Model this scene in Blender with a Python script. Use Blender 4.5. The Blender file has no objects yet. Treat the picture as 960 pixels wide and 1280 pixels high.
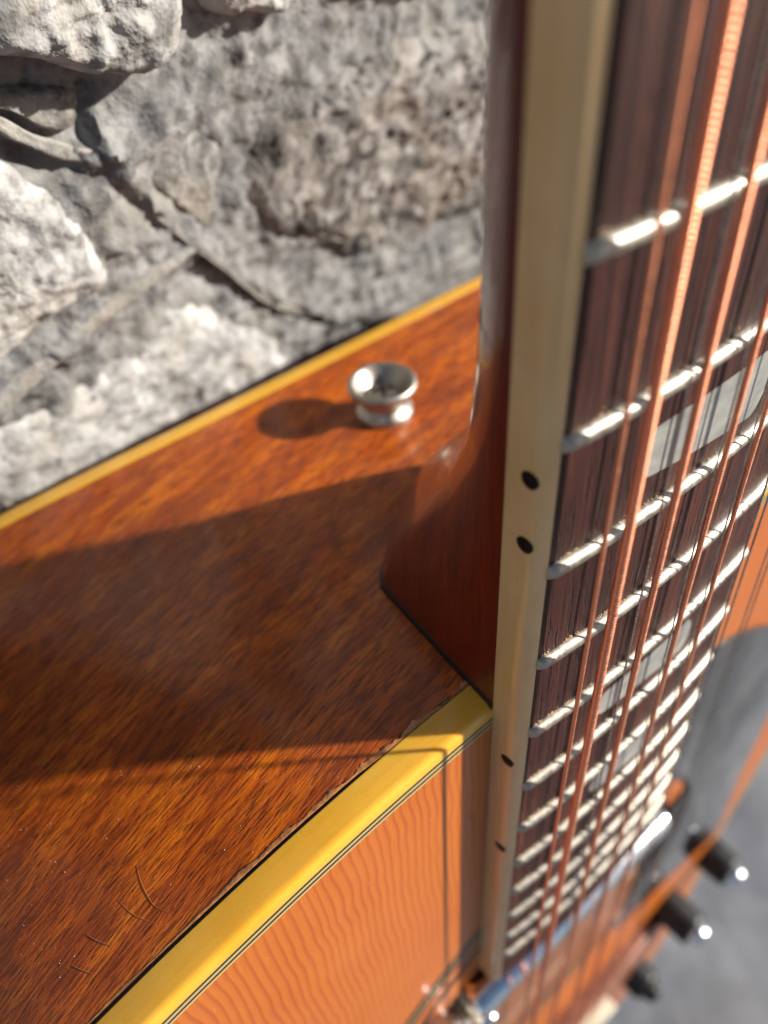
import bpy, bmesh, math, random
from mathutils import Vector, Matrix, noise

# ---------------------------------------------------------------- scene, camera, light
scene = bpy.context.scene
COL = scene.collection
LEAN = math.radians(15)
cs, sn = math.cos(LEAN), math.sin(LEAN)
BASE = Vector((815.0, 0.0, -60.0))            # guitar point (mm) that carries the root empty
# guitar axes in the world: x runs down the neck to the body, u to the treble side, n out of the top
XD, UD, ND = Vector((0, -sn, -cs)), Vector((1, 0, 0)), Vector((0, -cs, sn))
ROOT_Z = 0.0172
ROT = Matrix((XD, UD, ND)).transposed()
GM = Matrix.Translation((0, 0, ROOT_Z)) @ ROT.to_4x4()


def W(x, u, n):                                # guitar mm -> world metres
    return GM @ ((Vector((x, u, n)) - BASE) * 0.001)


cam_d = bpy.data.cameras.new('camera')
cam = bpy.data.objects.new('camera', cam_d)
COL.objects.link(cam)
scene.camera = cam
CR = Vector((0.07948974, 0.77335924, 0.62896491))
CD = Vector((0.71763851, -0.48232224, 0.50235468))
CF = Vector((0.6918644, 0.41143741, -0.59333204))
cm = Matrix((ROT @ CR, ROT @ (-CD), ROT @ (-CF))).transposed().to_4x4()
cm.translation = W(252.54138, -76.575266, 38.3554)
cam.matrix_world = cm
cam_d.sensor_fit = 'HORIZONTAL'
cam_d.sensor_width = 36.0
cam_d.lens = 990.378 / 960 * 36.0
cam_d.clip_start = 0.002
cam_d.clip_end = 200
cam_d.dof.use_dof = True
cam_d.dof.focus_distance = 0.107
cam_d.dof.aperture_fstop = 15.5

SUN_G = Vector((-0.49, 1.0, 0.79)).normalized()
SUN_W = (ROT @ SUN_G).normalized()
elev = math.asin(SUN_W.z)
azim = math.atan2(SUN_W.x, SUN_W.y)
world = bpy.data.worlds.new('World')
scene.world = world
world.use_nodes = True
wn = world.node_tree.nodes
sky = wn.new('ShaderNodeTexSky')
sky.sky_type = 'NISHITA'
sky.sun_disc = False
sky.sun_elevation = elev
sky.sun_rotation = azim
wn['Background'].inputs['Strength'].default_value = 0.05
world.node_tree.links.new(sky.outputs[0], wn['Background'].inputs['Color'])
sun_d = bpy.data.lights.new('sun', 'SUN')
sun_d.energy = 5.0
sun_d.angle = math.radians(1.4)
sun_d.color = (1.0, 0.925, 0.82)
sun = bpy.data.objects.new('sun', sun_d)
COL.objects.link(sun)
sun.rotation_euler = SUN_W.to_track_quat('Z', 'Y').to_euler()
sun.location = W(357, 0, 0) + SUN_W * 2
vs = scene.view_settings
vs.view_transform = 'Standard'
vs.look = 'None'
vs.gamma = 1.0
vs.use_curve_mapping = False
vs.exposure = 0.8
rnd = random.Random(7)


# ---------------------------------------------------------------- material helpers
class NT:
    def __init__(self, name):
        self.m = bpy.data.materials.new(name)
        self.m.use_nodes = True
        self.t = self.m.node_tree
        self.b = self.t.nodes['Principled BSDF']
        self._tc = None

    def n(self, typ, **kw):
        nd = self.t.nodes.new(typ)
        for k, v in kw.items():
            if k in nd.inputs.keys():
                nd.inputs[k].default_value = v
            else:
                setattr(nd, k, v)
        return nd

    def l(self, a, b):
        self.t.links.new(a, b)

    def coord(self, scale=(1, 1, 1), rot=(0, 0, 0), src='Object'):
        if self._tc is None:
            self._tc = self.n('ShaderNodeTexCoord')
        mp = self.n('ShaderNodeMapping')
        mp.inputs['Scale'].default_value = scale
        src_out = self._tc.outputs[src]
        if any(rot):                                   # turn first, then stretch
            m0 = self.n('ShaderNodeMapping')
            m0.inputs['Rotation'].default_value = rot
            self.l(src_out, m0.inputs['Vector'])
            src_out = m0.outputs['Vector']
        self.l(src_out, mp.inputs['Vector'])
        return mp.outputs['Vector']

    def noise(self, vec, scale=1.0, detail=4.0, rough=0.55, dist=0.0):
        nd = self.n('ShaderNodeTexNoise')
        nd.inputs['Scale'].default_value = scale
        nd.inputs['Detail'].default_value = detail
        nd.inputs['Roughness'].default_value = rough
        nd.inputs['Distortion'].default_value = dist
        self.l(vec, nd.inputs['Vector'])
        return nd.outputs['Fac']

    def ramp(self, fac, stops):
        nd = self.n('ShaderNodeValToRGB')
        e = nd.color_ramp.elements
        while len(e) > 1:
            e.remove(e[-1])
        e[0].position = stops[0][0]
        c = stops[0][1]
        e[0].color = (*c, 1) if not isinstance(c, float) else (c, c, c, 1)
        for p, c in stops[1:]:
            q = e.new(p)
            q.color = (*c, 1) if not isinstance(c, float) else (c, c, c, 1)
        self.l(fac, nd.inputs['Fac'])
        return nd.outputs['Color']

    def mix(self, fac, a, b, mode='MIX'):
        nd = self.n('ShaderNodeMix')
        nd.data_type = 'RGBA'
        nd.blend_type = mode
        for v, i in ((fac, nd.inputs[0]), (a, nd.inputs[6]), (b, nd.inputs[7])):
            if isinstance(v, bpy.types.NodeSocket):
                self.l(v, i)
            elif isinstance(v, (tuple, list)):
                i.default_value = (*v, 1)
            else:
                i.default_value = v
        return nd.outputs[2]

    def bump(self, height, strength=0.3, dist=0.0002, normal=None):
        nd = self.n('ShaderNodeBump')
        nd.inputs['Strength'].default_value = strength
        nd.inputs['Distance'].default_value = dist
        self.l(height, nd.inputs['Height'])
        if normal is not None:
            self.l(normal, nd.inputs['Normal'])
        return nd.outputs['Normal']

    def set(self, **kw):
        for k, v in kw.items():
            k = k.replace('_', ' ')
            s = self.b.inputs[k]
            if isinstance(v, bpy.types.NodeSocket):
                self.l(v, s)
            elif isinstance(v, tuple) and len(v) == 3 and s.type == 'RGBA':
                s.default_value = (*v, 1)
            else:
                s.default_value = v
        return self.m


M = {}


def mat_plain(name, col, rough=0.4, metal=0.0, coat=0.0, spec=0.5, vary=0.0, scale=300.0, bump=0.0):
    t = NT(name)
    if vary:
        f = t.noise(t.coord(), scale, 5)
        c = t.ramp(f, [(0.25, tuple(v * (1 - vary) for v in col)), (0.75, tuple(min(1, v * (1 + vary)) for v in col))])
        r = t.ramp(f, [(0.3, max(0.02, rough * 0.75)), (0.7, min(1.0, rough * 1.3))])
        if bump:
            t.set(Normal=t.bump(f, bump, 0.0003))
    else:
        c, r = col, rough
    t.set(Base_Color=c, Roughness=r, Metallic=metal, Coat_Weight=coat, Coat_Roughness=0.06, Specular_IOR_Level=spec)
    M[name] = t.m
    return t.m


def mat_mahogany():
    t = NT('mahogany_side')
    v = t.coord((120, 34, 270), rot=(math.radians(10), 0, 0))
    big = t.noise(t.coord((45, 30, 75), rot=(math.radians(14), 0, 0)), 1.0, 4, 0.6, 0.6)
    streak = t.noise(v, 1.0, 7, 0.62, 0.35)
    fine = t.noise(t.coord((500, 240, 2500), rot=(math.radians(10), 0, 0)), 1.0, 4, 0.6)
    pores = t.noise(t.coord((900, 260, 3400), rot=(math.radians(10), 0, 0)), 1.0, 2, 0.5)
    c = t.ramp(streak, [(0.28, (0.27, 0.038, 0.003)), (0.5, (0.56, 0.108, 0.005)), (0.72, (0.86, 0.235, 0.008))])
    c = t.mix(t.ramp(big, [(0.33, 0.0), (0.62, 1.0)]), t.mix(0.55, c, (0.17, 0.034, 0.007)), c)
    c = t.mix(t.ramp(fine, [(0.40, 0.8), (0.55, 0.0)]), c, (0.15, 0.024, 0.003))
    pr = t.ramp(pores, [(0.33, 1.0), (0.42, 0.0)])
    c = t.mix(t.mix(0.35, pr, (0, 0, 0)), c, (0.05, 0.010, 0.003))
    h = t.mix(0.5, t.ramp(fine, [(0.3, 0.0), (0.7, 1.0)]), t.ramp(pores, [(0.33, 0.0), (0.45, 1.0)]))
    nb = t.bump(h, 0.9, 0.00018)
    coatn = t.bump(t.noise(t.coord((160, 90, 230)), 1.0, 3, 0.5), 0.10, 0.0006)
    coatn2 = t.bump(h, 0.10, 0.0001, coatn)
    t.set(Base_Color=c, Roughness=0.42, Normal=nb, Coat_Weight=0.6, Coat_Roughness=0.12, Coat_IOR=1.5,
          Coat_Normal=coatn2, Specular_IOR_Level=0.2)
    M['mahogany'] = t.m


def mat_neck():
    t = NT('mahogany_neck')
    streak = t.noise(t.coord((26, 420, 420)), 1.0, 6, 0.6, 0.3)
    fine = t.noise(t.coord((120, 1900, 1900)), 1.0, 3, 0.6)
    c = t.ramp(streak, [(0.3, (0.07, 0.004, 0.0008)), (0.55, (0.16, 0.010, 0.001)), (0.75, (0.25, 0.022, 0.002))])
    c = t.mix(t.ramp(fine, [(0.35, 0.6), (0.5, 0.0)]), c, (0.035, 0.004, 0.002))
    t.set(Base_Color=c, Roughness=0.35, Coat_Weight=0.65, Coat_Roughness=0.035, Coat_IOR=1.42,
          Normal=t.bump(fine, 0.15, 0.0001), Coat_Normal=t.bump(t.noise(t.coord((70, 70, 70)), 1.0, 2), 0.06, 0.001))
    M['neck'] = t.m


def mat_spruce():
    t = NT('spruce_top')
    warp = t.noise(t.coord((75, 45, 8)), 1.0, 1, 0.4)
    tc = t.coord((1, 1, 1))
    sep = t.n('ShaderNodeSeparateXYZ')
    t.l(tc, sep.inputs[0])

    def math_n(op, a, b):
        nd = t.n('ShaderNodeMath', operation=op)
        for q, i in ((a, 0), (b, 1)):
            if isinstance(q, bpy.types.NodeSocket):
                t.l(q, nd.inputs[i])
            else:
                nd.inputs[i].default_value = q
        return nd.outputs[0]
    uu = math_n('ADD', sep.outputs[1], math_n('MULTIPLY', math_n('SUBTRACT', warp, 0.5), 0.0030))
    jit = t.noise(t.coord((6, 240, 6)), 1.0, 2)
    uu = math_n('ADD', uu, math_n('MULTIPLY', jit, 0.0012))
    ph = math_n('FRACT', math_n('MULTIPLY', uu, 640.0), 0.0)
    line = t.ramp(ph, [(0.0, 0.0), (0.45, 0.2), (0.75, 1.0), (0.9, 0.5), (1.0, 0.0)])
    fib = t.noise(t.coord((140, 2600, 800)), 1.0, 4, 0.65)
    blot = t.noise(t.coord((40, 60, 40)), 1.0, 4)
    c = t.mix(line, (0.50, 0.132, 0.009), (0.35, 0.068, 0.003))
    c = t.mix(t.ramp(fib, [(0.35, 0.35), (0.6, 0.0)]), c, (0.38, 0.08, 0.011))
    c = t.mix(t.ramp(blot, [(0.35, 0.0), (0.7, 0.35)]), c, (0.52, 0.165, 0.02))
    t.set(Base_Color=c, Roughness=0.45, Coat_Weight=0.35, Coat_Roughness=0.08, Specular_IOR_Level=0.4,
          Normal=t.bump(line, 0.12, 0.00012),
          Coat_Normal=t.bump(t.noise(t.coord((90, 260, 90)), 1.0, 3), 0.08, 0.0006))
    M['spruce'] = t.m


def mat_binding(name, c0, c1, rough, sss=0.0):
    t = NT(name)
    a = t.noise(t.coord((60, 60, 60)), 1.0, 5, 0.6)
    f = t.noise(t.coord((90, 90, 1600)), 1.0, 3)
    sc = t.noise(t.coord((700, 700, 700)), 1.0, 5, 0.7, 1.5)
    c = t.ramp(a, [(0.3, c0), (0.7, c1)])
    c = t.mix(t.ramp(f, [(0.3, 0.18), (0.6, 0.0)]), c, tuple(v * 0.6 for v in c0))
    c = t.mix(t.ramp(sc, [(0.70, 0.0), (0.74, 0.35)]), c, tuple(min(1, v * 1.4 + 0.05) for v in c1))
    t.set(Base_Color=c, Roughness=t.ramp(sc, [(0.3, rough * 0.8), (0.75, rough * 1.5)]),
          Coat_Weight=0.5, Coat_Roughness=0.12, Subsurface_Weight=sss, Subsurface_Radius=(0.0022, 0.0014, 0.0005),
          Subsurface_Scale=1.0, Normal=t.bump(sc, 0.06, 0.0002))
    M[name] = t.m


def mat_rosewood():
    t = NT('rosewood')
    st = t.noise(t.coord((9, 330, 40)), 1.0, 6, 0.6, 0.5)
    fine = t.noise(t.coord((60, 1700, 300)), 1.0, 4, 0.65)
    por = t.noise(t.coord((210, 2100, 500)), 1.0, 2, 0.5)
    c = t.ramp(st, [(0.3, (0.020, 0.0075, 0.0075)), (0.52, (0.052, 0.0165, 0.0135)), (0.74, (0.115, 0.033, 0.021))])
    c = t.mix(t.ramp(fine, [(0.38, 0.75), (0.56, 0.0)]), c, (0.018, 0.008, 0.007))
    c = t.mix(t.ramp(fine, [(0.60, 0.0), (0.75, 0.5)]), c, (0.20, 0.075, 0.042))
    pr = t.ramp(por, [(0.30, 1.0), (0.38, 0.0)])
    c = t.mix(pr, c, (0.006, 0.003, 0.003))
    h = t.mix(0.5, fine, t.ramp(por, [(0.30, 0.0), (0.42, 1.0)]))
    t.set(Base_Color=c, Roughness=t.ramp(st, [(0.3, 0.5), (0.7, 0.65)]), Normal=t.bump(h, 0.7, 0.00025), Specular_IOR_Level=0.22)
    M['rosewood'] = t.m


def mat_pearl():
    t = NT('pearl_inlay')
    a = t.noise(t.coord((120, 60, 60)), 1.0, 5, 0.6, 2.5)
    c = t.ramp(a, [(0.3, (0.17, 0.18, 0.175)), (0.5, (0.26, 0.265, 0.25)), (0.7, (0.37, 0.365, 0.33))])
    t.set(Base_Color=c, Roughness=0.28, Coat_Weight=0.4, Sheen_Weight=0.0)
    M['pearl'] = t.m


def mat_metal(name, c0, c1, rough, scale=500, bump=0.0):
    t = NT(name)
    a = t.noise(t.coord((scale, scale, scale)), 1.0, 5, 0.6)
    c = t.ramp(a, [(0.3, c0), (0.7, c1)])
    kw = {}
    if bump:
        kw['Normal'] = t.bump(a, bump, 0.0002)
    t.set(Base_Color=c, Metallic=1.0, Roughness=t.ramp(a, [(0.25, rough * 0.7), (0.75, rough * 1.5)]), **kw)
    M[name] = t.m


def mat_stone(name, dark, mid, light, warm, sc=1.0, pit=1.0):
    t = NT(name)
    v = t.coord((1, 1, 1))
    a = t.noise(v, 55 * sc, 5, 0.62, 0.4)
    b = t.noise(v, 170 * sc, 3, 0.6)
    w = t.noise(t.coord((1, 1, 1), rot=(0.5, 0.3, 0.9)), 36 * sc, 5, 0.6)
    c = t.ramp(a, [(0.30, dark), (0.47, mid), (0.66, light)])
    c = t.mix(t.ramp(b, [(0.35, 0.85 * pit), (0.50, 0.0)]), c, tuple(x * 0.55 for x in dark))
    c = t.mix(t.ramp(w, [(0.48, 0.0), (0.66, 0.75)]), c, warm)
    c = t.mix(t.ramp(b, [(0.56, 0.0), (0.72, 0.5)]), c, light)
    h = t.mix(0.5, a, b)
    t.set(Base_Color=c, Roughness=0.9, Specular_IOR_Level=0.2, Normal=t.bump(h, 0.7, 0.0026))
    M[name] = t.m


mat_mahogany(); mat_neck(); mat_spruce(); mat_rosewood(); mat_pearl()
mat_binding('aged_binding', (0.74, 0.375, 0.022), (0.80, 0.46, 0.055), 0.26, 0.35)
mat_binding('neck_binding', (0.66, 0.385, 0.15), (0.76, 0.50, 0.25), 0.32, 0.15)
mat_metal('nickel_fret', (0.37, 0.345, 0.295), (0.50, 0.47, 0.41), 0.46, 900, 0.10)
mat_metal('button_nickel', (0.36, 0.34, 0.30), (0.54, 0.515, 0.465), 0.42, 450, 0.12)
mat_metal('screw_steel', (0.34, 0.31, 0.27), (0.58, 0.55, 0.50), 0.30, 900, 0.15)
mat_metal('copper_wound', (0.76, 0.29, 0.165), (0.84, 0.36, 0.215), 0.42, 1500)
mat_metal('plain_steel', (0.34, 0.31, 0.28), (0.52, 0.49, 0.46), 0.25, 900)
mat_metal('chrome', (0.80, 0.82, 0.86), (0.92, 0.93, 0.95), 0.16, 200)
mat_plain('black_line', (0.012, 0.010, 0.009), 0.35, coat=0.4)
mat_plain('white_line', (0.50, 0.36, 0.13), 0.35, coat=0.4)
mat_plain('seam_dark', (0.010, 0.005, 0.004), 0.5)
mat_plain('dot_black', (0.006, 0.005, 0.005), 0.5, spec=0.15)
mat_plain('black_plastic', (0.014, 0.013, 0.013), 0.42, vary=0.2, spec=0.4)
mat_plain('pickguard_black', (0.022, 0.021, 0.021), 0.05, coat=1.0, vary=0.1, scale=60)
mat_plain('bone', (0.78, 0.72, 0.56), 0.4, vary=0.1, scale=200)
mat_plain('bridge_wood', (0.22, 0.085, 0.050), 0.35, coat=0.3, vary=0.35, scale=150)
mat_plain('amber_wood', (0.27, 0.085, 0.018), 0.35, coat=0.5, vary=0.3, scale=120)
mat_plain('lacquer_chip', (0.36, 0.15, 0.055), 0.15, coat=1.0, vary=0.45, scale=900, bump=0.6)
mat_plain('crack_edge', (0.34, 0.10, 0.018), 0.25, coat=0.8)
mat_plain('dust', (0.50, 0.36, 0.20), 0.9, vary=0.3, scale=900)
mat_plain('lint', (0.75, 0.72, 0.68), 0.8)
mat_stone('stone_pale', (0.16, 0.16, 0.158), (0.35, 0.35, 0.345), (0.53, 0.53, 0.525), (0.38, 0.35, 0.31), 1.6, 0.75)
mat_stone('stone_grey', (0.08, 0.08, 0.082), (0.19, 0.188, 0.183), (0.33, 0.325, 0.315), (0.26, 0.235, 0.20), 1.6, 0.9)
mat_stone('stone_brown', (0.048, 0.047, 0.047), (0.16, 0.152, 0.145), (0.34, 0.33, 0.315), (0.23, 0.198, 0.167), 1.9, 1.15)
mat_stone('mortar_grey', (0.085, 0.086, 0.088), (0.185, 0.187, 0.19), (0.315, 0.317, 0.318), (0.24, 0.23, 0.21), 1.7, 0.8)
mat_stone('pointing_lime', (0.16, 0.157, 0.15), (0.25, 0.245, 0.232), (0.35, 0.34, 0.32), (0.30, 0.265, 0.22), 1.6, 0.4)
mat_stone('stone_shaded', (0.05, 0.05, 0.052), (0.11, 0.11, 0.112), (0.18, 0.178, 0.172), (0.15, 0.135, 0.12), 1.2, 0.8)  # stone tone darkened to paint in shade on the wall
mat_stone('slate_ground', (0.085, 0.094, 0.112), (0.135, 0.148, 0.172), (0.21, 0.225, 0.25), (0.20, 0.20, 0.20), 0.16, 0.3)


# ---------------------------------------------------------------- mesh helpers
class MB:
    def __init__(self):
        self.v, self.f = [], []

    def add(self, *p):
        self.v.append(p if len(p) == 3 else tuple(p[0]))
        return len(self.v) - 1

    def grid(self, rows, closed=False, flip=False):
        """rows: list of equally long lists of points"""
        base = len(self.v)
        nc = len(rows[0])
        for r in rows:
            self.v.extend(tuple(p) for p in r)
        for i in range(len(rows) - 1):
            for j in range(nc if closed else nc - 1):
                a = base + i * nc + j
                b = base + i * nc + (j + 1) % nc
                q = (a, b, b + nc, a + nc)
                self.f.append(q[::-1] if flip else q)
        return base

    def cap(self, idx, flip=False):
        self.f.append(tuple(idx[::-1] if flip else idx))

    def box(self, a, b):
        (x0, y0, z0), (x1, y1, z1) = a, b
        k = len(self.v)
        self.v += [(x0, y0, z0), (x1, y0, z0), (x1, y1, z0), (x0, y1, z0), (x0, y0, z1), (x1, y0, z1), (x1, y1, z1), (x0, y1, z1)]
        for q in ((0, 3, 2, 1), (4, 5, 6, 7), (0, 1, 5, 4), (1, 2, 6, 5), (2, 3, 7, 6), (3, 0, 4, 7)):
            self.f.append(tuple(k + i for i in q))

    def tube(self, pts, rad, seg=8):
        rows = []
        n = len(pts)
        for i, p in enumerate(pts):
            p = Vector(p)
            d = (Vector(pts[min(i + 1, n - 1)]) - Vector(pts[max(i - 1, 0)])).normalized()
            a = d.orthogonal().normalized() if abs(d.z) > 0.9 else d.cross(Vector((0, 0, 1))).normalized()
            b = d.cross(a)
            r = rad[i] if isinstance(rad, (list, tuple)) else rad
            rows.append([tuple(p + (a * math.cos(t) + b * math.sin(t)) * r) for t in [2 * math.pi * k / seg for k in range(seg)]])
        k = self.grid(rows, closed=True)
        self.cap(list(range(k, k + seg)), True)
        e = k + (n - 1) * seg
        self.cap(list(range(e, e + seg)))

    def lathe(self, prof, origin, axis, seg=48):
        axis = Vector(axis).normalized()
        a = axis.orthogonal().normalized()
        b = axis.cross(a)
        o = Vector(origin)
        rows = []
        for r, h in prof:
            rows.append([tuple(o + axis * h + (a * math.cos(t) + b * math.sin(t)) * max(r, 1e-4)) for t in [2 * math.pi * k / seg for k in range(seg)]])
        self.grid(rows, closed=True)

    def build(self, name, mat, parent, smooth=True, bevel=0.0, origin=BASE, fix=True, angle=40):
        me = bpy.data.meshes.new(name)
        o3 = Vector(origin)
        me.from_pydata([tuple((Vector(p) - o3) * 0.001) for p in self.v], [], self.f)
        if fix or bevel:
            bm = bmesh.new()
            bm.from_mesh(me)
            if fix:
                bmesh.ops.recalc_face_normals(bm, faces=bm.faces)
            if bevel:
                es = [e for e in bm.edges if len(e.link_faces) == 2 and e.calc_face_angle(0) > 0.6]
                bmesh.ops.bevel(bm, geom=es, offset=bevel * 0.001, segments=2, affect='EDGES', profile=0.6)
            bm.to_mesh(me)
            bm.free()
        if smooth:
            me.shade_smooth()
            me.set_sharp_from_angle(angle=math.radians(angle))
        me.materials.append(M[mat])
        ob = bpy.data.objects.new(name, me)
        COL.objects.link(ob)
        ob.parent = parent
        return ob


def empty(name, parent=None):
    e = bpy.data.objects.new(name, None)
    e.empty_display_size = 0.02
    COL.objects.link(e)
    e.parent = parent
    return e


def catmull(pts, per=6):
    out = []
    n = len(pts)
    for i in range(n - 1):
        p0, p1, p2, p3 = [Vector(pts[k]) for k in (max(i - 1, 0), i, i + 1, min(i + 2, n - 1))]
        for j in range(per):
            t = j / per
            out.append(0.5 * ((2 * p1) + (p2 - p0) * t + (2 * p0 - 5 * p1 + 4 * p2 - p3) * t * t + (3 * p1 - p0 - 3 * p2 + p3) * t ** 3))
    out.append(Vector(pts[-1]))
    return out


# ---------------------------------------------------------------- setting: ground and stone wall
P0 = W(357, -60, -117)               # wall plane passes through here, world vertical
YAW = math.atan(0.14)                # the wall runs away from the guitar on the treble side
WY, WZ = P0.y, P0.z


def ground():
    me = bpy.data.meshes.new('ground')
    s = 12.0
    me.from_pydata([(-s, -s, 0), (s, -s, 0), (s, s, 0), (-s, s, 0)], [], [(0, 1, 2, 3)])
    me.materials.append(M['slate_ground'])
    o = bpy.data.objects.new('ground', me)
    COL.objects.link(o)
    o['kind'] = 'structure'
    o['label'] = 'blue grey slate ground below the guitar'


ground()

wall = empty('stone_wall')
wall.location = (P0.x, P0.y, 0)
wall.rotation_euler = (0, 0, YAW)
wall['label'] = 'rough grey and white stone wall with tooled mortar behind the guitar'
wall['category'] = 'wall'


def wpt(a, b, h):                    # wall mm (a across, b down, h proud) -> wall-local metres
    return (a * 0.001, -h * 0.001, WZ - b * 0.001)


RIDGES = [   # polyline, ridge height, groove depth, side of the groove, width
    ([(11.5, -76), (16.9, -69.4), (23.5, -63.2), (30.1, -58.9), (33, -58.6)], 1.0, 1.2, 1, 1.9),
    ([(33.6, -68), (31.9, -64.7), (32.1, -61.8), (34, -58.5)], 0.3, 3.6, 1, 1.4),
    ([(34.3, -55.8), (38.2, -49.4), (44, -39.8), (56.8, -22.8), (70.6, -4.9), (94.5, 15.4)], 1.2, 3.6, 1, 1.9),
    ([(48.8, -31.1), (34, -29.2), (19.7, -26), (-0.3, -19.6), (-11.6, -16.6), (-50, -4)], 2.0, 0.6, -1, 3.2),
    ([(75, -60.9), (55, -61.1), (42.1, -59.6), (34.1, -58.4)], 2.0, 0.3, 1, 4.5),
    ([(180, 22), (130.5, 24), (108.3, 22), (94.5, 17)], 2.0, 3.0, -1, 3.0),
]


def seg_dist(p, poly):
    best = (1e9, 0)
    for (ax, ay), (bx, by) in zip(poly[:-1], poly[1:]):
        dx, dy = bx - ax, by - ay
        L = dx * dx + dy * dy
        t = max(0, min(1, ((p[0] - ax) * dx + (p[1] - ay) * dy) / L))
        ex, ey = p[0] - ax - t * dx, p[1] - ay - t * dy
        d = math.hypot(ex, ey)
        if d < best[0]:
            best = (d, 1 if dx * ey - dy * ex > 0 else -1)
    return best


def mortar():
    a0, a1, b0, b1, st = -90.0, 270.0, -125.0, 120.0, 1.1
    na, nb = int((a1 - a0) / st), int((b1 - b0) / st)
    vs_, fs = [], []
    for j in range(nb + 1):
        b = b0 + (b1 - b0) * j / nb
        for i in range(na + 1):
            a = a0 + (a1 - a0) * i / na
            edge = min(i, na - i, j, nb - j)
            h = 0.0
            if edge > 0:
                k = min(1, edge / 8)
                h = 3.0 * noise.fractal(Vector((a, b, 3)) * 0.03, 1.0, 2.0, 4)
                h += 1.5 * noise.fractal(Vector((a, b, 9)) * 0.2, 0.8, 2.1, 4)
                for poly, rh, gd, sd, wd in RIDGES:
                    if min(p[0] for p in poly) - 14 < a < max(p[0] for p in poly) + 14 and min(p[1] for p in poly) - 14 < b < max(p[1] for p in poly) + 14:
                        wob = 0.8 * noise.noise(Vector((a, b, 1)) * 0.12)
                        d, s = seg_dist((a + wob, b + wob), poly)
                        h += rh * math.exp(-(d / wd) ** 2)
                        d2 = d * s * sd
                        h -= 0.4 * gd * max(0.0, min(1.0, 0.75 + 1.6 * noise.noise(Vector((a, b, 8)) * 0.04))) * math.exp(-((d2 - wd * 1.25) / (wd * 0.7)) ** 2)
                h *= k
            vs_.append(wpt(a, b, h))
            fs.append(0)
    F = [(j * (na + 1) + i, (j + 1) * (na + 1) + i, (j + 1) * (na + 1) + i + 1, j * (na + 1) + i + 1) for j in range(nb) for i in range(na)]
    k = len(vs_)
    bt = WZ * 1000 + 40
    A0, A1, B0, B1 = -620.0, 820.0, -520.0, bt
    for p in ((A0, B0), (A1, B0), (A1, B1), (A0, B1), (a0, b0), (a1, b0), (a1, b1), (a0, b1)):
        vs_.append(wpt(p[0], p[1], 0))
    F += [(k, k + 3, k + 7, k + 4), (k + 3, k + 2, k + 6, k + 7), (k + 2, k + 1, k + 5, k + 6), (k + 1, k, k + 4, k + 5)]
    # thickness: a back sheet and rim
    q = len(vs_)
    for p in ((A0, B0), (A1, B0), (A1, B1), (A0, B1)):
        vs_.append(wpt(p[0], p[1], -180))
    F += [(q, q + 1, q + 2, q + 3), (k, k + 1, q + 1, q), (k + 1, k + 2, q + 2, q + 1), (k + 2, k + 3, q + 3, q + 2), (k + 3, k, q, q + 3)]
    me = bpy.data.meshes.new('mortar')
    me.from_pydata(vs_, [], F)
    me.shade_smooth()
    me.set_sharp_from_angle(angle=math.radians(50))
    me.materials.append(M['mortar_grey'])
    o = bpy.data.objects.new('mortar', me)
    COL.objects.link(o)
    o.parent = wall


mortar()


def pointing(poly, wd, ht):
    pts = catmull([(a, b, 0) for a, b in poly], 10)
    v, F = [], []
    n = len(pts)
    prof_ = [(-1.0, -3.0), (-0.9, 0.35), (-0.5, 0.85), (0, 1.0), (0.5, 0.85), (0.9, 0.35), (1.0, -3.0)]
    for i, p in enumerate(pts):
        d = (pts[min(i + 1, n - 1)] - pts[max(i - 1, 0)]).normalized()
        k = min(1.0, 0.35 + 3.0 * min(i, n - 1 - i) / n)
        for q, h in prof_:
            w_ = wd * k * (1 + 0.45 * noise.noise(Vector((p.x, p.y, q)) * 0.22))
            v.append(wpt(p.x - d.y * q * w_, p.y + d.x * q * w_, (h * ht * k if h > 0 else h) + 0.6 * noise.noise(Vector((p.x, p.y, q * 3)) * 0.4) + 1.0))
    m = len(prof_)
    for i in range(n - 1):
        for j in range(m - 1):
            F.append((i * m + j, i * m + j + 1, (i + 1) * m + j + 1, (i + 1) * m + j))
    me = bpy.data.meshes.new('pointing_strip')
    me.from_pydata(v, [], F)
    me.shade_smooth()
    me.materials.append(M['pointing_lime'])
    o = bpy.data.objects.new('pointing_strip', me)
    COL.objects.link(o)
    o.parent = wall


pointing([(-2, -86), (11.5, -76), (16.9, -69.4), (23.5, -63.2), (30.1, -59.2), (34, -58.6)], 1.3, 0.1)
pointing([(48.8, -31.1), (34, -29.2), (19.7, -26), (-0.3, -19.6), (-11.6, -16.6), (-50, -4)], 2.2, 1.2)
pointing([(34.3, -55.8), (38.2, -48.6), (44, -38.8), (56.8, -21.5), (70.6, -3.4), (93, 16)], 0.9, -0.2)


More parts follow.
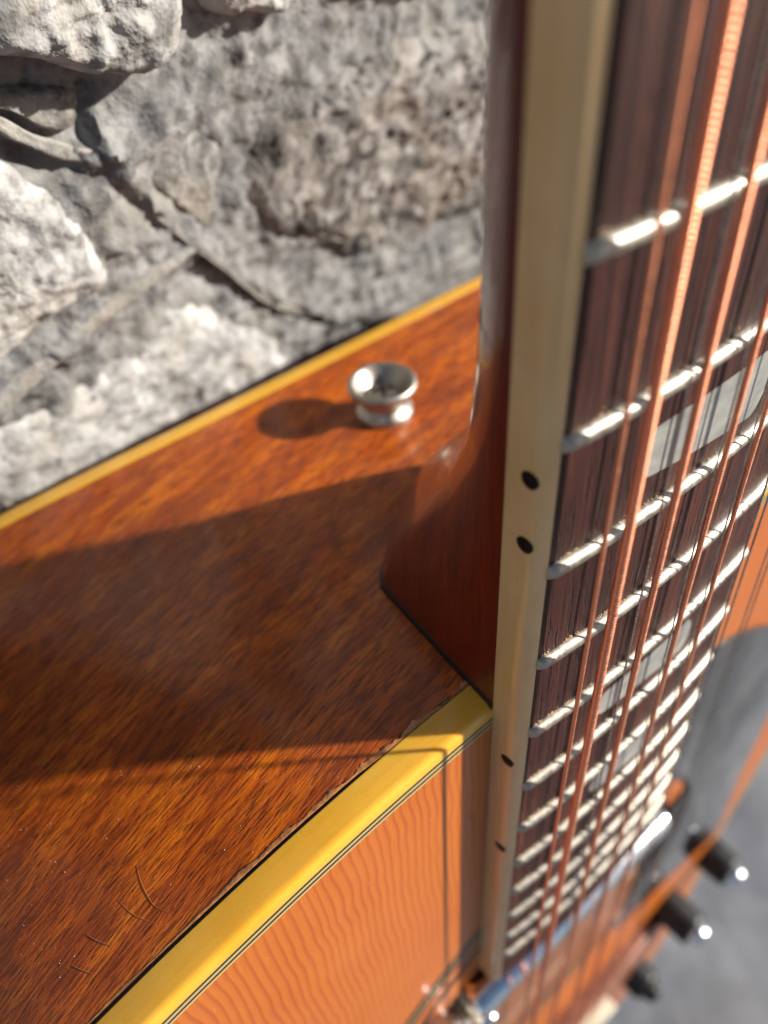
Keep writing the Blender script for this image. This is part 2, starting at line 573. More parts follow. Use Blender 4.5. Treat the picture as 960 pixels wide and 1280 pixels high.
def stone_mesh(poly, H, seed, rough=1.0, rings=34, seg=110, tilt=(0.0, 0.0)):
    ca = sum(p[0] for p in poly) / len(poly)
    cb = sum(p[1] for p in poly) / len(poly)
    loop = catmull([(p[0], p[1], 0) for p in poly] + [(poly[0][0], poly[0][1], 0)], 12)
    # resample by arc length
    L = [0]
    for p, q in zip(loop[:-1], loop[1:]):
        L.append(L[-1] + (q - p).length)
    per = []
    k = 0
    for i in range(seg):
        s = L[-1] * i / seg
        while L[k + 1] < s:
            k += 1
        t = (s - L[k]) / max(1e-6, L[k + 1] - L[k])
        per.append(loop[k].lerp(loop[k + 1], t))
    mb_v, F = [], []
    for r_i in range(rings + 1):
        r = 1.0 - (r_i / rings) ** 1.15
        for p in per:
            a = ca + (p.x - ca) * r
            b = cb + (p.y - cb) * r
            jag = 0.45 * noise.fractal(Vector((p.x, p.y, seed * 7.3)) * 0.07, 0.9, 2.0, 4)
            a += (p.x - ca) * 0.10 * jag * r
            b += (p.y - cb) * 0.10 * jag * r
            h = -7 + (H + 7) * (1 - r ** 9.0) ** 0.8
            w_ = min(1, (1 - r) * 6)
            h += rough * w_ * (2.2 * noise.fractal(Vector((a, b, seed * 3.1)) * 0.035, 0.9, 2.0, 5)
                               + 1.15 * noise.ridged_multi_fractal(Vector((a, b, seed * 5.7)) * 0.15, 0.9, 2.1, 4, 0.9, 2.0) - 1.15
                               + 0.8 * noise.fractal(Vector((a, b, seed)) * 0.3, 0.8, 2.0, 3))
            h += w_ * ((a - ca) * tilt[0] + (b - cb) * tilt[1])
            mb_v.append((a, b, h))
    for i in range(rings):
        for j in range(seg):
            A = i * seg + j
            B = i * seg + (j + 1) % seg
            F.append((A, A + seg, B + seg, B))
    return mb_v, F, ca, cb


def add_stone(poly, H, mat, seed, rough=1.0, tilt=(0, 0), rings=34, seg=110):
    v, F, ca, cb = stone_mesh(poly, H, seed, rough, rings, seg, tilt)
    me = bpy.data.meshes.new('stone')
    me.from_pydata([((a - ca) * 0.001, -h * 0.001, -(b - cb) * 0.001) for a, b, h in v], [], F)
    bm = bmesh.new()
    bm.from_mesh(me)
    bmesh.ops.remove_doubles(bm, verts=bm.verts, dist=1e-6)
    bmesh.ops.recalc_face_normals(bm, faces=bm.faces)
    if sum(f.normal.y for f in bm.faces) > 0:
        bmesh.ops.reverse_faces(bm, faces=bm.faces)
    bm.to_mesh(me)
    bm.free()
    me.shade_smooth()
    me.materials.append(M[mat])
    o = bpy.data.objects.new('stone', me)
    COL.objects.link(o)
    o.parent = wall
    o.location = wpt(ca, cb, 0)
    return o


add_stone([(10, -106), (33, -108), (47, -96), (51, -84), (48.6, -74), (41.8, -70.6), (33.7, -72.4), (27.3, -75.5), (21.6, -79), (9, -86)], 10, 'stone_pale', 1, 0.9)
add_stone([(0, -82), (21.3, -74), (30.9, -70.7), (32.1, -67), (29.7, -63.6), (24, -65.5), (17.6, -71.6), (4, -78)], 1.8, 'stone_grey', 2, 0.4)
add_stone([(-12, -72), (13.1, -66), (22.3, -58.6), (27.7, -48.5), (29.3, -38.5), (31.5, -32.6), (24.4, -31.2), (19.3, -30.2), (11, -28.6), (0, -25), (-24, -20), (-26, -52)], 2.2, 'stone_pale', 3, 0.7, (0, -0.02))
add_stone([(60.7, -35), (65.6, -46), (72.6, -55), (86, -57), (105.6, -57), (131, -55), (162, -50), (211, -34), (246, 8), (222, 26), (170, 15), (143.5, 9), (121.5, 11.5), (100, 3.5), (81.7, -12), (64, -26)], 4.0, 'stone_brown', 4, 1.0, (0.0, -0.08), 60, 210)
add_stone([(5, -14), (19, -15.8), (36, -18.6), (49, -17), (67.6, 1.5), (89, 26), (108, 54), (97, 76), (54, 65), (12.6, 50), (-14, 26), (-17, 3), (-6, -12)], 2.6, 'stone_pale', 5, 0.8)
add_stone([(54, -88), (67, -92), (84, -82), (76, -71.6), (65.7, -72.7), (57, -75.5)], 6, 'stone_pale', 6, 0.8)
add_stone([(86, -83), (111, -94), (150, -92), (188, -70), (152, -61), (126, -63), (97, -66.5), (86, -72)], 5, 'stone_grey', 8, 0.8)
add_stone([(35.3, -56), (43.6, -57.6), (54.4, -56.4), (60.5, -48), (57.6, -36.5), (54, -31), (45.6, -41), (38.4, -50.5)], 0.5, 'stone_grey', 9, 0.3)
add_stone([(104, 20), (131, 30), (166, 30), (236, 44), (262, 96), (190, 104), (128, 84), (110, 46)], 4, 'stone_shaded', 10, 0.8)  # shade along the guitar's back, put into this stone's darker colour
add_stone([(-70, -104), (-24, -116), (4, -110), (4, -90), (-8, -84), (-40, -76), (-78, -82)], 7, 'stone_brown', 11, 0.8)
add_stone([(-92, -66), (-44, -70), (-34, -48), (-34, -20), (-70, -10), (-100, -28)], 5, 'stone_grey', 12, 0.8)
add_stone([(-90, 6), (-50, 4), (-26, -4), (-22, 20), (-16, 44), (0, 70), (-30, 110), (-88, 92)], 3, 'stone_pale', 13, 0.8)
# the courses around what the picture shows, four shapes shared between them
protos = []
for k in range(4):
    r0 = random.Random(40 + k)
    poly = []
    for i in range(9):
        t = 2 * math.pi * i / 9
        poly.append((68 * math.cos(t) * r0.uniform(0.82, 1.08), 56 * math.sin(t) * r0.uniform(0.82, 1.08)))
    protos.append(add_stone(poly, 12, ('stone_grey', 'stone_brown', 'stone_pale', 'stone_grey')[k], 20 + k, 1.0, (0, 0), 16, 48))
cells = []
for j in range(8):
    for i in range(10):
        a = -545 + i * 145 + (70 if j % 2 else 0)
        b = -455 + j * 122
        if -150 < a < 335 and -180 < b < 170:
            continue
        if a > 790 or WZ * 1000 - b < 70:
            continue
        cells.append((a, b))
rr = random.Random(5)
for k, (a, b) in enumerate(cells):
    if k < 4:
        o = protos[k]
    else:
        o = protos[k % 4].copy()
        COL.objects.link(o)
        o.parent = wall
    o.location = wpt(a + rr.uniform(-6, 6), b + rr.uniform(-5, 5), rr.uniform(-2, 2))
    o.rotation_euler = (0, rr.choice((0, math.pi)) + rr.uniform(-0.1, 0.1), 0)

# ---------------------------------------------------------------- the guitar
guitar = empty('guitar')
guitar.matrix_world = GM
guitar['label'] = 'worn twelve string acoustic guitar with mahogany side and yellow binding leaning by stone wall'
guitar['category'] = 'guitar'

SCALE = 648.0
fret_x = lambda k: SCALE * (1 - 2 ** (-k / 12))
width = lambda x: 57.4 * (1 + 1.0127 * 0.22 * (x - 324) / 324)
RAD = 262.0
surf = lambda u: math.sqrt(RAD * RAD - u * u) - RAD
FB_END = 472.0
TOP_N = -7.06

# body outline, neck end first, treble half; (u, x)
half = [(0, 357), (14, 357), (28, 357.05), (45, 357.9), (60, 359.6), (75, 362.3), (89, 365.6), (104, 370.5), (120, 379), (136, 395), (147, 420), (150, 450),
        (147, 490), (141, 535), (133, 580), (125, 625), (123, 660), (124, 700), (119, 745), (103, 783), (75, 805), (38, 813), (0, 815)]
hs = catmull([(u, x, 0) for u, x in half], 6)
out_t = [(p.x, p.y) for p in hs]
OUT = out_t + [(-u, x) for u, x in out_t[-2:0:-1]]          # closed loop (u, x)
NO = len(OUT)


def out_normal(i):
    (u0, x0), (u1, x1) = OUT[(i - 1) % NO], OUT[(i + 1) % NO]
    d = Vector((u1 - u0, x1 - x0)).normalized()
    nn = Vector((d.y, -d.x))
    return nn                                              # outward (towards smaller x at the neck end)


ONRM = [out_normal(i) for i in range(NO)]
back_n = lambda x: -104.6 - min(9.5, 1.6 * max(0.0, x - 357.0) ** 0.9)


def off(i, d, n):                                          # d = inward offset
    u, x = OUT[i]
    nn = ONRM[i]
    return (x - nn.y * d, u - nn.x * d, n)


def ring_sheet(prof, name, mat, parent, nfun=None, **kw):
    mb = MB()
    rows = []
    for i in range(NO):
        rows.append([off(i, d, (n if nfun is None else nfun(OUT[i][1]) + n)) for d, n in prof])
    rows.append(rows[0])
    mb.grid(rows)
    return mb.build(name, mat, parent, **kw)


def wobble(u, k):
    return noise.noise(Vector((u * 0.35, k, 0.3)))


# side panel: finely divided, slightly uneven lacquer
mb = MB()
rows = []
for i in list(range(NO)) + [0]:
    u, x = OUT[i]
    nb_ = back_n(x) + 4.4
    row = []
    for j in range(41):
        n = -13.0 + (nb_ + 13.0) * j / 40
        row.append(off(i, 0.06 * noise.noise(Vector((u * 0.03, x * 0.03, n * 0.05))), n))
    rows.append(row)
mb.grid(rows)
side = mb.build('side_panel', 'mahogany', guitar)
side['label'] = 'glossy reddish brown mahogany side with cracked lacquer'

# bindings and purfling
tb = ring_sheet([(0.5, -12.25), (-0.22, -12.2), (-0.25, -8.1), (-0.12, -7.5), (0.25, -7.1), (0.75, -6.96), (2.25, -6.95), (2.3, -7.6)], 'top_binding', 'aged_binding', guitar)
tb['label'] = 'wide aged yellow binding along the edge of the top'
for d0, d1, m, nm in ((2.3, 2.95, 'black_line', 'purfling_line'), (2.97, 3.6, 'white_line', 'purfling_line'), (3.62, 4.2, 'black_line', 'purfling_line'), (4.22, 4.75, 'white_line', 'purfling_line')):
    ring_sheet([(d0, -7.6), (d0, -6.99), (d1, -6.99), (d1, -7.6)], nm, m, guitar)
bb = ring_sheet([(1.8, 0.1), (0.35, 0.0), (-0.1, 0.5), (-0.22, 1.2), (-0.22, 4.2), (0.4, 4.3)], 'back_binding', 'aged_binding', guitar, nfun=back_n)
bb['label'] = 'yellow binding along the edge of the back'
ring_sheet([(0.25, 4.25), (0.04, 4.3), (0.04, 4.75), (0.25, 4.8)], 'binding_seam', 'black_line', guitar, nfun=back_n)
ring_sheet([(0.6, -12.0), (0.3, -12.3), (0.3, -13.1), (0.6, -13.4)], 'binding_seam', 'seam_dark', guitar)

# back sheet
mb = MB()
k = [mb.add(*off(i, 0.8, back_n(OUT[i][1]) + 0.3)) for i in range(NO)]
c = mb.add(600, 0, -136)
for i in range(NO):
    mb.f.append((k[i], k[(i + 1) % NO], c))
mb.build('back', 'mahogany', guitar)

# top with its sound hole
HC, HR = 517.0, 54.0
bm = bmesh.new()
o_v = [bm.verts.new(off(i, 4.5, TOP_N)) for i in range(NO)]
h_v = [bm.verts.new((HC + HR * math.cos(2 * math.pi * i / 72), HR * math.sin(2 * math.pi * i / 72), TOP_N)) for i in range(72)]
es = [bm.edges.new((o_v[i], o_v[(i + 1) % NO])) for i in range(NO)] + [bm.edges.new((h_v[i], h_v[(i + 1) % 72])) for i in range(72)]
bmesh.ops.triangle_fill(bm, edges=es, use_beauty=True, normal=(0, 0, 1))
mb = MB()
mb.v = [tuple(v.co) for v in bm.verts]
bm.verts.index_update()
mb.f = [tuple(v.index for v in f.verts) for f in bm.faces]
bm.free()
ht, hb = [], []
for i in range(72):
    x, u = HC + HR * math.cos(2 * math.pi * i / 72), HR * math.sin(2 * math.pi * i / 72)
    ht.append((x, u, TOP_N)); hb.append((x, u, TOP_N - 3.2))
mb.grid([ht, hb], closed=True)
top = mb.build('top', 'spruce', guitar, angle=30)
top['label'] = 'orange aged spruce top with straight grain'


def ring(name, r0, r1, n0, n1, mat, a0=0.0, a1=2 * math.pi, parent=None):
    m = MB()
    N = 96
    rows = []
    for i in range(N + 1):
        t = a0 + (a1 - a0) * i / N
        c_, s_ = math.cos(t), math.sin(t)
        rows.append([(HC + r * c_, r * s_, n) for r, n in ((r0, n0), (r0, n1), (r1, n1), (r1, n0))])
    m.grid(rows)
    return m.build(name, mat, parent or guitar)


for r0, r1, mt in ((72.0, 74.6, 'seam_dark'), (74.65, 75.6, 'white_line'), (75.65, 78.2, 'seam_dark'), (64.5, 67.5, 'seam_dark')):
    ring('rosette_ring', r0, r1, -7.3, -7.02, mt)
ring('sound_hole_edge', HR - 0.3, HR + 8.6, -9.5, -6.2, 'black_plastic', -1.9, 1.9)

# neck and heel as one loft
heel_l = [(-28.55, -7), (-27.7, -17), (-26.8, -27), (-25.9, -36.6), (-24.6, -38.9), (-21.6, -41.6), (-16.0, -46.2), (-10, -50.2), (-5, -52.9), (0, -54.2)]


def resample(pts, n):
    L = [0]
    for p, q in zip(pts[:-1], pts[1:]):
        L.append(L[-1] + math.dist(p, q))
    res = []
    k_ = 0
    for i in range(n):
        s = L[-1] * i / (n - 1)
        while k_ < len(L) - 2 and L[k_ + 1] < s:
            k_ += 1
        t = (s - L[k_]) / (L[k_ + 1] - L[k_])
        res.append((pts[k_][0] + (pts[k_ + 1][0] - pts[k_][0]) * t, pts[k_][1] + (pts[k_ + 1][1] - pts[k_][1]) * t))
    return res


NS = 28
heel_h = resample(heel_l, NS)
prof = [(0, 0), (285, 0.0), (296, 0.015), (306, 0.05), (316, 0.125), (325, 0.26), (333, 0.46), (341, 0.69), (349, 0.885), (354, 0.97), (357.6, 1.0)]
pr = catmull([(a, b, 0) for a, b in prof], 5)
mb = MB()
rows = []
for p in pr:
    x, B = p.x, max(0, min(1, p.y))
    w = width(x) / 2
    hl = []
    for i in range(NS):
        t = i / (NS - 1) * math.pi / 2
        nu = -w * math.cos(t) ** 0.86
        nn_ = -7 - (13.6 + 1.6 * (x / 357.0)) * math.sin(t) ** 0.95
        hu, hn = heel_h[i]
        hu *= w / 28.55
        hl.append((x, nu + (hu - nu) * B, nn_ + (hn - nn_) * B))
    rows.append(hl + [(q[0], -q[1], q[2]) for q in hl[-2::-1]])
mb.grid(rows)
k = len(mb.v)
nc = len(rows[0])
mb.cap(list(range(0, nc)))
neck = mb.build('neck', 'neck', guitar, angle=24)
neck['label'] = 'dark red brown lacquered neck flaring into its heel'
mb = MB()
rows = []
for x, s in ((355.6, 0.0), (355.9, 0.9), (357.25, 1.15)):
    rr_ = []
    full = heel_h + [(-u, n) for u, n in heel_h[-2::-1]]
    for i, (u, n) in enumerate(full):
        a_, b_ = full[max(i - 1, 0)], full[min(i + 1, len(full) - 1)]
        d = Vector((b_[0] - a_[0], b_[1] - a_[1])).normalized()
        s_k = s * (1.0 if n > -37 else max(0.0, 1 - (-37 - n) / 5))
        rr_.append((x, u + d.y * s_k, n - d.x * s_k))
    rows.append(rr_)
mb.grid(rows)
mb.build('heel_seam', 'seam_dark', guitar)

# fretboard
fb = empty('fretboard', guitar)
BW = 2.0
mb = MB()
rows = []
xs = [2 + (FB_END - 2) * i / 60 for i in range(61)]
for x in xs:
    w = width(x) / 2 - BW
    us = [-w + 2 * w * j / 24 for j in range(25)]
    rows.append([(x, -w, -7)] + [(x, u, surf(u)) for u in us] + [(x, w, -7)])
mb.grid(rows)
mb.cap(list(range(len(mb.v) - 27, len(mb.v))))
mb.build('board', 'rosewood', fb, angle=50)
for s in (-1, 1):
    mb = MB()
    rows = []
    for x in xs:
        w = width(x) / 2
        e = surf(w)
        wob_ = 0.04 * noise.noise(Vector((x * 0.12, s, 0)))
        rows.append([(x, s * (w - BW + wob_), -6.9), (x, s * (w - BW + wob_), surf(w - BW) + 0.01), (x, s * (w - 1.45), surf(w - 1.45) - 0.02), (x, s * (w - 0.95), e - 0.08),
                     (x, s * (w - 0.5), e - 0.42), (x, s * (w - 0.2), e - 0.95), (x, s * (w - 0.05), e - 1.6), (x, s * w, e - 2.4), (x, s * w, -6.99), (x, s * (w - 0.4), -7.0)])
    mb.grid(rows, closed=True)
    mb.cap(list(range(len(mb.v) - 10, len(mb.v))))
    o = mb.build('fretboard_binding', 'neck_binding', fb, angle=50)
# frets
for k in range(1, 22):
    x = fret_x(k)
    w = width(x) / 2 - BW + 0.05
    mb = MB()
    rows = []
    N = 30
    cross = [(-1.15, -0.2), (-1.15, 0.08), (-0.95, 0.55), (-0.6, 0.92), (-0.2, 1.08), (0.2, 1.08), (0.6, 0.92), (0.95, 0.55), (1.15, 0.08), (1.15, -0.2)]
    for i in range(N + 1):
        t = -1 + 2 * i / N
        t = t * (1 + 0.0) if abs(t) < 1 else t
        u = w * t
        e = (w - abs(u))
        hgt = min(1.0, 0.30 + e / 0.9)
        rows.append([(x + a, u - (0.0 if abs(t) < 1 else 0), surf(u) + (b * hgt if b > 0 else b)) for a, b in cross])
        if i == 0 or i == N - 1:
            for q in ((0.3, 0.7) if i == 0 else (0.3, 0.7)):
                pass
    # finer ends
    rows2 = []
    for ee in (0.0, 0.25, 0.5, 0.8, 1.2):
        u = -w + ee
        hgt = min(1.0, 0.30 + ee / 1.1)
        rows2.append([(x + a * (0.88 if ee == 0 else 1), u, surf(u) + (b * hgt if b > 0 else b)) for a, b in cross])
    rows2 += rows[2:-2]
    for ee in (1.2, 0.8, 0.5, 0.25, 0.0):
        u = w - ee
        hgt = min(1.0, 0.30 + ee / 1.1)
        rows2.append([(x + a * (0.88 if ee == 0 else 1), u, surf(u) + (b * hgt if b > 0 else b)) for a, b in cross])
    base = mb.grid(rows2)
    mb.cap(list(range(base, base + 10)), True)
    e0 = base + (len(rows2) - 1) * 10
    mb.cap(list(range(e0, e0 + 10)))
    mb.build('fret', 'nickel_fret', fb, angle=55)


# inlays: pearl blocks with rounded skewed ends
def inlay(k, f0, f1, wl):
    x0, x1 = fret_x(k - 1), fret_x(k)
    L = x1 - x0
    pts = [(-wl, f1 - 0.12), (-wl - 0.8, f1 - 0.32), (-wl - 0.4, f0 + 0.14), (-wl + 1.4, f0 + 0.03), (-wl + 4.0, f0), (0, f0), (wl - 4, f0), (wl - 1.4, f0 + 0.03), (wl + 0.4, f0 + 0.14),
           (wl + 0.8, f1 - 0.32), (wl, f1 - 0.12), (wl - 1.6, f1), (0, f1), (-wl + 1.6, f1)]
    m = MB()
    lo, hi = [], []
    for u, f in pts:
        x = x0 + L * f
        hi.append((x, u, surf(u) + 0.035)); lo.append((x, u, surf(u) - 0.4))
    # strip the block across so that it follows the radius
    rows_ = []
    N_ = 28
    for i in range(N_ + 1):
        u = -wl - 0.7 + (2 * wl + 1.4) * i / N_
        e = max(0.0, 2.6 - min(u + wl + 0.8, wl + 0.8 - u)) * 1.8 / 2.6
        a = f0 + 0.21 * (e / 1.8) ** 2.4
        b = f1 - 0.04 + 0.0066 * (u + 11) - 0.17 * (e / 1.8) ** 2.4
        rows_.append([(x0 + L * a, u, surf(u) - 0.4), (x0 + L * a, u, surf(u) + 0.035), (x0 + L * b, u, surf(u) + 0.035), (x0 + L * b, u, surf(u) - 0.4)])
    m.grid(rows_)
    m.build('inlay', 'pearl', fb)


inlay(12, 0.28, 0.72, 12.4)
inlay(15, 0.28, 0.72, 12.0)
inlay(17, 0.28, 0.72, 9.0)
inlay(9, 0.28, 0.72, 12.0)


def side_dot(x):
    m = MB()
    u = -width(x) / 2 - 0.035
    m.lathe([(0, 0.0), (1.12, 0.0), (1.2, -0.03), (1.2, -0.5)], (x, u, -3.55), (0, -1, 0), 28)
    m.build('side_dot', 'dot_black', fb)


for x in (309.6, 319.4, (fret_x(14) + fret_x(15)) / 2 + 0.2, (fret_x(16) + fret_x(17)) / 2 + 0.3):
    side_dot(x)

# dust caught along the frets
mb = MB()
for k in range(10, 19):
    x = fret_x(k)
    for i in range(150 if k > 11 else 60):
        u = -width(x) / 2 + BW + abs(rnd.gauss(0, 13)) + 0.6
        if u > 24 or noise.noise(Vector((u * 0.35, k * 3.3, 0))) < -0.12:
            continue
        r = rnd.uniform(0.05, 0.17)
        px, pn = x - 1.2 - abs(rnd.gauss(0, 0.28)), surf(u) + r * 0.4
        b0 = len(mb.v)
        for d in ((1, 0, -.5), (-.6, .8, -.5), (-.6, -.8, -.5), (rnd.uniform(-.3, .3), 0, .9)):
            mb.v.append((px + r * d[0] * rnd.uniform(.7, 1.3), u + r * d[1] * rnd.uniform(.7, 1.6), pn + r * d[2]))
        for q in ((0, 1, 3), (1, 2, 3), (2, 0, 3), (0, 2, 1)):
            mb.f.append(tuple(b0 + i_ for i_ in q))
o = mb.build('fret_dust', 'dust', fb, smooth=False)
o['kind'] = 'stuff'

# strings: (u at x = 320, diameter, winding pitch or 0)
STR = [(-24.3, 0.66, 0.42), (-19.9, 1.32, 0.56), (-14.1, 0.30, 0), (-11.4, 1.02, 0.48), (-3.5, 0.26, 0), (-1.95, 0.84, 0.44), (3.8, 0.24, 0), (5.35, 0.68, 0.40),
       (12.6, 0.34, 0), (14.7, 0.34, 0), (21.3, 0.27, 0), (23.3, 0.27, 0)]


def string_pt(us, x):
    return (x, us * (1 + 0.00079 * (x - 320)), 1.7 + 0.0073 * x)


for us, dia, pitch in STR:
    mb = MB()
    r = dia / 2
    if not pitch:
        mb.tube([string_pt(us, x) for x in (0, 250, 330, 450, 648)] + [string_pt(us, 662)[:2] + (0.0,)], r, 8)
    else:
        seg = 12
        rows = []
        x = 232.0
        st = pitch / 4
        prof_r = (0.76, 0.94, 1.0, 0.94)
        i = 0
        while x < 440:
            row = []
            q = r * prof_r[i % 4]
            for j in range(seg):
                t = 2 * math.pi * j / seg
                px = x + pitch * j / seg * 0.0 + 0.22 * pitch * math.sin(t)
                cx, cu, cn = string_pt(us, px)
                row.append((px, cu + q * math.cos(t), cn + q * math.sin(t)))
            rows.append(row)
            x += st
            i += 1
        for x in (445, 520, 600, 648):
            cx, cu, cn = string_pt(us, x)
            rows.append([(x, cu + r * math.cos(2 * math.pi * j / seg), cn + r * math.sin(2 * math.pi * j / seg)) for j in range(seg)])
        cu = string_pt(us, 662)[1]
        rows.append([(662, cu + r * math.cos(2 * math.pi * j / seg), 0.0 + r * math.sin(2 * math.pi * j / seg)) for j in range(seg)])
        fr = []
        for x in (0, 120, 231):
            cx, cu, cn = string_pt(us, x)
            fr.append([(x, cu + r * math.cos(2 * math.pi * j / seg), cn + r * math.sin(2 * math.pi * j / seg)) for j in range(seg)])
        mb.grid(fr + rows, closed=True)
    o = mb.build('string', 'copper_wound' if pitch else 'plain_steel', guitar, fix=True, angle=60)

# nut at the far end of the neck
mb = MB()
mb.box((-4, -width(0) / 2, -7), (1.5, width(0) / 2, 1.5))
mb.build('nut', 'bone', guitar, bevel=0.4)

# strap button on the side behind the heel
btn = empty('strap_button', guitar)
BO = (356.9, 5.6, -75.6)
AX = (-1, 0, 0)
mb = MB()
mb.lathe([(0.0, -0.3), (6.15, -0.3), (6.2, 0.0), (6.2, 1.1), (6.0, 1.5), (5.2, 1.9), (4.75, 2.6), (4.7, 3.8), (5.0, 4.7), (5.9, 5.5), (6.9, 6.1), (7.35, 6.6), (7.5, 7.2), (7.42, 7.8), (7.1, 8.15),
          (6.75, 8.25), (6.35, 8.1), (5.9, 7.5), (4.9, 6.0), (4.1, 4.9), (3.75, 4.5), (0.0, 4.4)], BO, AX, 64)
mb.build('button_body', 'button_nickel', btn, angle=50)
mb = MB()
mb.lathe([(3.7, 4.4), (3.65, 4.9), (3.2, 5.45), (2.4, 5.8), (1.2, 6.02), (0.0, 6.1)], BO, AX, 40)
mb.build('screw_head', 'screw_steel', btn)
mb = MB()
for rot_ in (0.5, 0.5 + math.pi / 2):
    c_, s_ = math.cos(rot_), math.sin(rot_)
    rows = []
    for t, h in ((-2.3, 5.84), (-1.0, 6.06), (0, 6.13), (1.0, 6.06), (2.3, 5.84)):
        a = []
        for q in (-0.5, 0.5):
            a.append((BO[0] - h - 0.02, BO[1] + t * c_ - q * s_, BO[2] + t * s_ + q * c_))
        rows.append(a)
    mb.grid(rows)
mb.build('screw_slot', 'seam_dark', btn)

# ragged lacquer along the seam, cracks and dust on the side
out_x = lambda u: 357 + 0.0021 * max(0, abs(u) - 25) ** 2
mb = MB()
rows = []
u = -29.0
i = 0
while u > -99:
    q1 = noise.fractal(Vector((u * 0.16, 2.0, 0)), 0.8, 2.0, 5)
    q2 = noise.fractal(Vector((u * 0.30, 7.0, 4)), 0.8, 2.1, 4)
    near = 1.0 if u > -66 else max(0.25, 1.0 - (-66 - u) / 18)
    wd = max(0.08, 0.62 + 1.3 * q1) * near + 0.07
    ht_ = 0.05 + 0.34 * max(0.0, q2 + 0.12) * near
    x = out_x(u)
    n0 = -12.98 - 0.12 * max(0, q2) + (0.5 if u > -46 else max(0.0, 0.5 - (-46 - u) * 0.1))
    rows.append([(x + 0.15, u, n0 + 0.12), (x - ht_ * 0.5, u, n0), (x - ht_, u, n0 - wd * 0.45), (x - 0.05 - 0.3 * ht_ * rnd.random(), u, n0 - wd * 0.8), (x + 0.1, u, n0 - wd)])
    u -= 0.2
mb.grid(rows)
o = mb.build('lacquer_edge', 'lacquer_chip', guitar, angle=35)
o['label'] = 'chipped flaking lacquer along the seam between side and binding'

CR_ = [[(-81.7, -25.3), (-82.2, -23.2), (-82.4, -20.9), (-82.2, -18.5), (-81.0, -16.3)], [(-85.9, -23.3), (-85.3, -20.6), (-84.3, -18.4), (-82.9, -16.2)],
       [(-91.4, -22.8), (-90.6, -21.0), (-89.3, -18.8)], [(-94.7, -20.9), (-93.8, -19.3), (-92.9, -17.8)]]
for poly in CR_:
    pts = catmull([(a, b, 0) for a, b in poly], 6)
    mb = MB()
    N = len(pts)
    mb.tube([(out_x(p.x) - 0.01, p.x, p.y) for p in pts], [0.015 + 0.05 * math.sin(math.pi * min(1, (i + 0.5) / N)) for i in range(N)], 6)
    mb.build('lacquer_crack', 'crack_edge', guitar)
mb = MB()
for i in range(150):
    u, n = rnd.uniform(-100, -20), -14 - abs(rnd.gauss(0, 28))
    if n < -95:
        continue
    r = rnd.uniform(0.03, 0.075)
    x = out_x(u) - r * 0.6
    b0 = len(mb.v)
    for d in ((.5, 1, 0), (.5, -.5, .8), (.5, -.5, -.8), (-.8, 0, 0)):
        mb.v.append((x + r * d[0], u + r * d[1] * rnd.uniform(.6, 1.8), n + r * d[2]))
    for q in ((0, 1, 3), (1, 2, 3), (2, 0, 3), (0, 2, 1)):
        mb.f.append(tuple(b0 + k_ for k_ in q))
for i in range(60):
    x, u = rnd.uniform(364, 450), rnd.uniform(-95, -36)
    r = rnd.uniform(0.03, 0.07)
    b0 = len(mb.v)
    for d in ((1, 0, -.5), (-.6, .8, -.5), (-.6, -.8, -.5), (0, 0, .9)):
        mb.v.append((x + r * d[0], u + r * d[1], TOP_N + r * .5 + r * d[2]))
    for q in ((0, 1, 3), (1, 2, 3), (2, 0, 3), (0, 2, 1)):
        mb.f.append(tuple(b0 + k_ for k_ in q))
o = mb.build('dust_specks', 'lint', guitar, smooth=False)
o['kind'] = 'stuff'

# pickguard
pg_pts = [(412, 30.6), (409, 38), (410, 48), (416, 60), (428, 76), (446, 92), (475, 104), (510, 108), (545, 108), (575, 110), (596, 112), (606, 106), (601, 92), (594, 74), (590, 56), (586, 40)]
pg = catmull([(a, b, 0) for a, b in pg_pts], 5)
loop = [(p.x, p.y) for p in pg]
for t in [0.52 + (2.45 - 0.52) * i / 20 for i in range(21)]:
    loop.append((HC + 63.2 * math.cos(t), 63.2 * math.sin(t)))
loop = [p for p in loop if p[1] > 30.5 or p[0] > 480]
mb = MB()
lo = [(x, u, TOP_N + 0.02) for x, u in loop]
hi = [(x, u, TOP_N + 1.3) for x, u in loop]
mb.grid([lo, hi], closed=True)
mb.cap(list(range(len(loop), 2 * len(loop))))
o = mb.build('pickguard', 'pickguard_black', guitar, bevel=0.35)
o['label'] = 'glossy dark pickguard reflecting the grey ground'

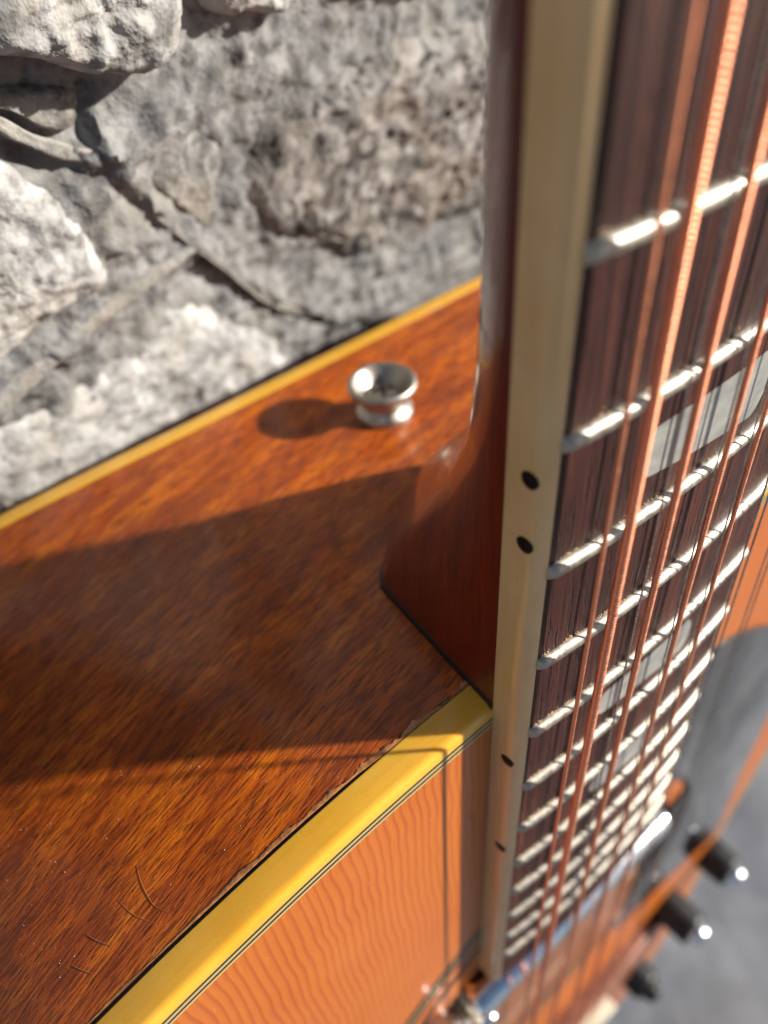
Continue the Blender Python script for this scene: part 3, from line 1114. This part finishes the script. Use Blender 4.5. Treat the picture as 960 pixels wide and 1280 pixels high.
# pickup at the end of the fretboard
pk = empty('pickup', guitar)
mb = MB()
mb.tube([(480.2, u, -3.4) for u in (-37.5, -37, -36, 0, 36, 37, 37.5)], [3.2, 4.1, 4.5, 4.5, 4.5, 4.1, 3.2], 28)
mb.build('pickup_cover', 'chrome', pk)
mb = MB()
mb.box((486.2, -38, -10), (489.4, 38, -0.6))
mb.build('pickup_edge', 'bone', pk, bevel=0.5)
mb = MB()
mb.box((490, -42, -12), (556, 36, -3.6))
mb.build('pickup_housing', 'amber_wood', pk, bevel=1.5)
for x, u in ((487, -42.5), (500, -33), (478, -46.0)):
    mb = MB()
    mb.lathe([(0, -8), (2.9, -8), (2.9, -3.6), (3.4, -3.2), (3.5, -1.6), (2.8, -0.6), (1.2, -0.2), (0, -0.2)], (x, u, 0), (0, 0, 1), 24)
    mb.build('pickup_bolt', 'chrome', pk)

# control knobs on the far edge of the top
for x, u, kh, capm in ((637, 117, 13.5, 'chrome'), (645, 87, 17.0, 'chrome'), (684, 66, 15.0, 'black_plastic')):
    kn = empty('control_knob', guitar)
    mb = MB()
    pr_ = [(0, 0), (9.6, 0), (9.8, 0.6), (9.8, 2.2)]
    mb.lathe([(0, 0.0), (8.5, 0.0), (8.7, 0.5), (8.4, 2.2), (8.1, kh - 1.9), (7.6, kh - 0.6), (6.6, kh), (5.0, kh)], (x, u, TOP_N), (0, 0, 1), 40)
    mb.build('knob_body', 'black_plastic', kn)
    mb = MB()
    mb.lathe([(5.2, kh - 0.4), (5.2, kh + 1.0), (5.0, kh + 2.6), (4.2, kh + 4.2), (2.4, kh + 5.2), (0, kh + 5.5)], (x, u, TOP_N), (0, 0, 1), 32)
    mb.build('knob_cap', capm, kn)

# bridge with saddle and pins
br = empty('bridge', guitar)
mb = MB()
pts = [(-84, 648, 678), (-60, 643, 682), (-40, 641, 688), (40, 641, 688), (60, 643, 682), (84, 648, 678)]
rows = []
for u, x0, x1 in pts:
    hgt = 1.0 if abs(u) < 50 else (-0.8 if abs(u) < 70 else -2.2)
    rows.append([(x0, u, -7.0), (x0, u, hgt - 1.2), (x0 + 2.5, u, hgt), (x1 - 2.5, u, hgt), (x1, u, hgt - 1.2), (x1, u, -7.0)])
mb.grid(rows)
mb.cap([0, 1, 2, 3, 4, 5])
mb.cap(list(range(len(mb.v) - 6, len(mb.v))))
mb.build('bridge_block', 'bridge_wood', br, bevel=0.6)
mb = MB()
mb.box((646.8, -38, 0), (650.2, 38, 6.1))
mb.build('saddle', 'bone', br, bevel=0.6)
for us, dia, pitch in STR:
    mb = MB()
    x, u = (662, string_pt(us, 662)[1]) if True else None
    mb.lathe([(2.2, 0.5), (2.6, 1.6), (2.9, 3.0), (2.3, 4.4), (0, 4.9)], (x + (6 if dia > 0.5 else 0), u, 0), (0, 0, 1), 14)
    mb.build('bridge_pin', 'bone', br)
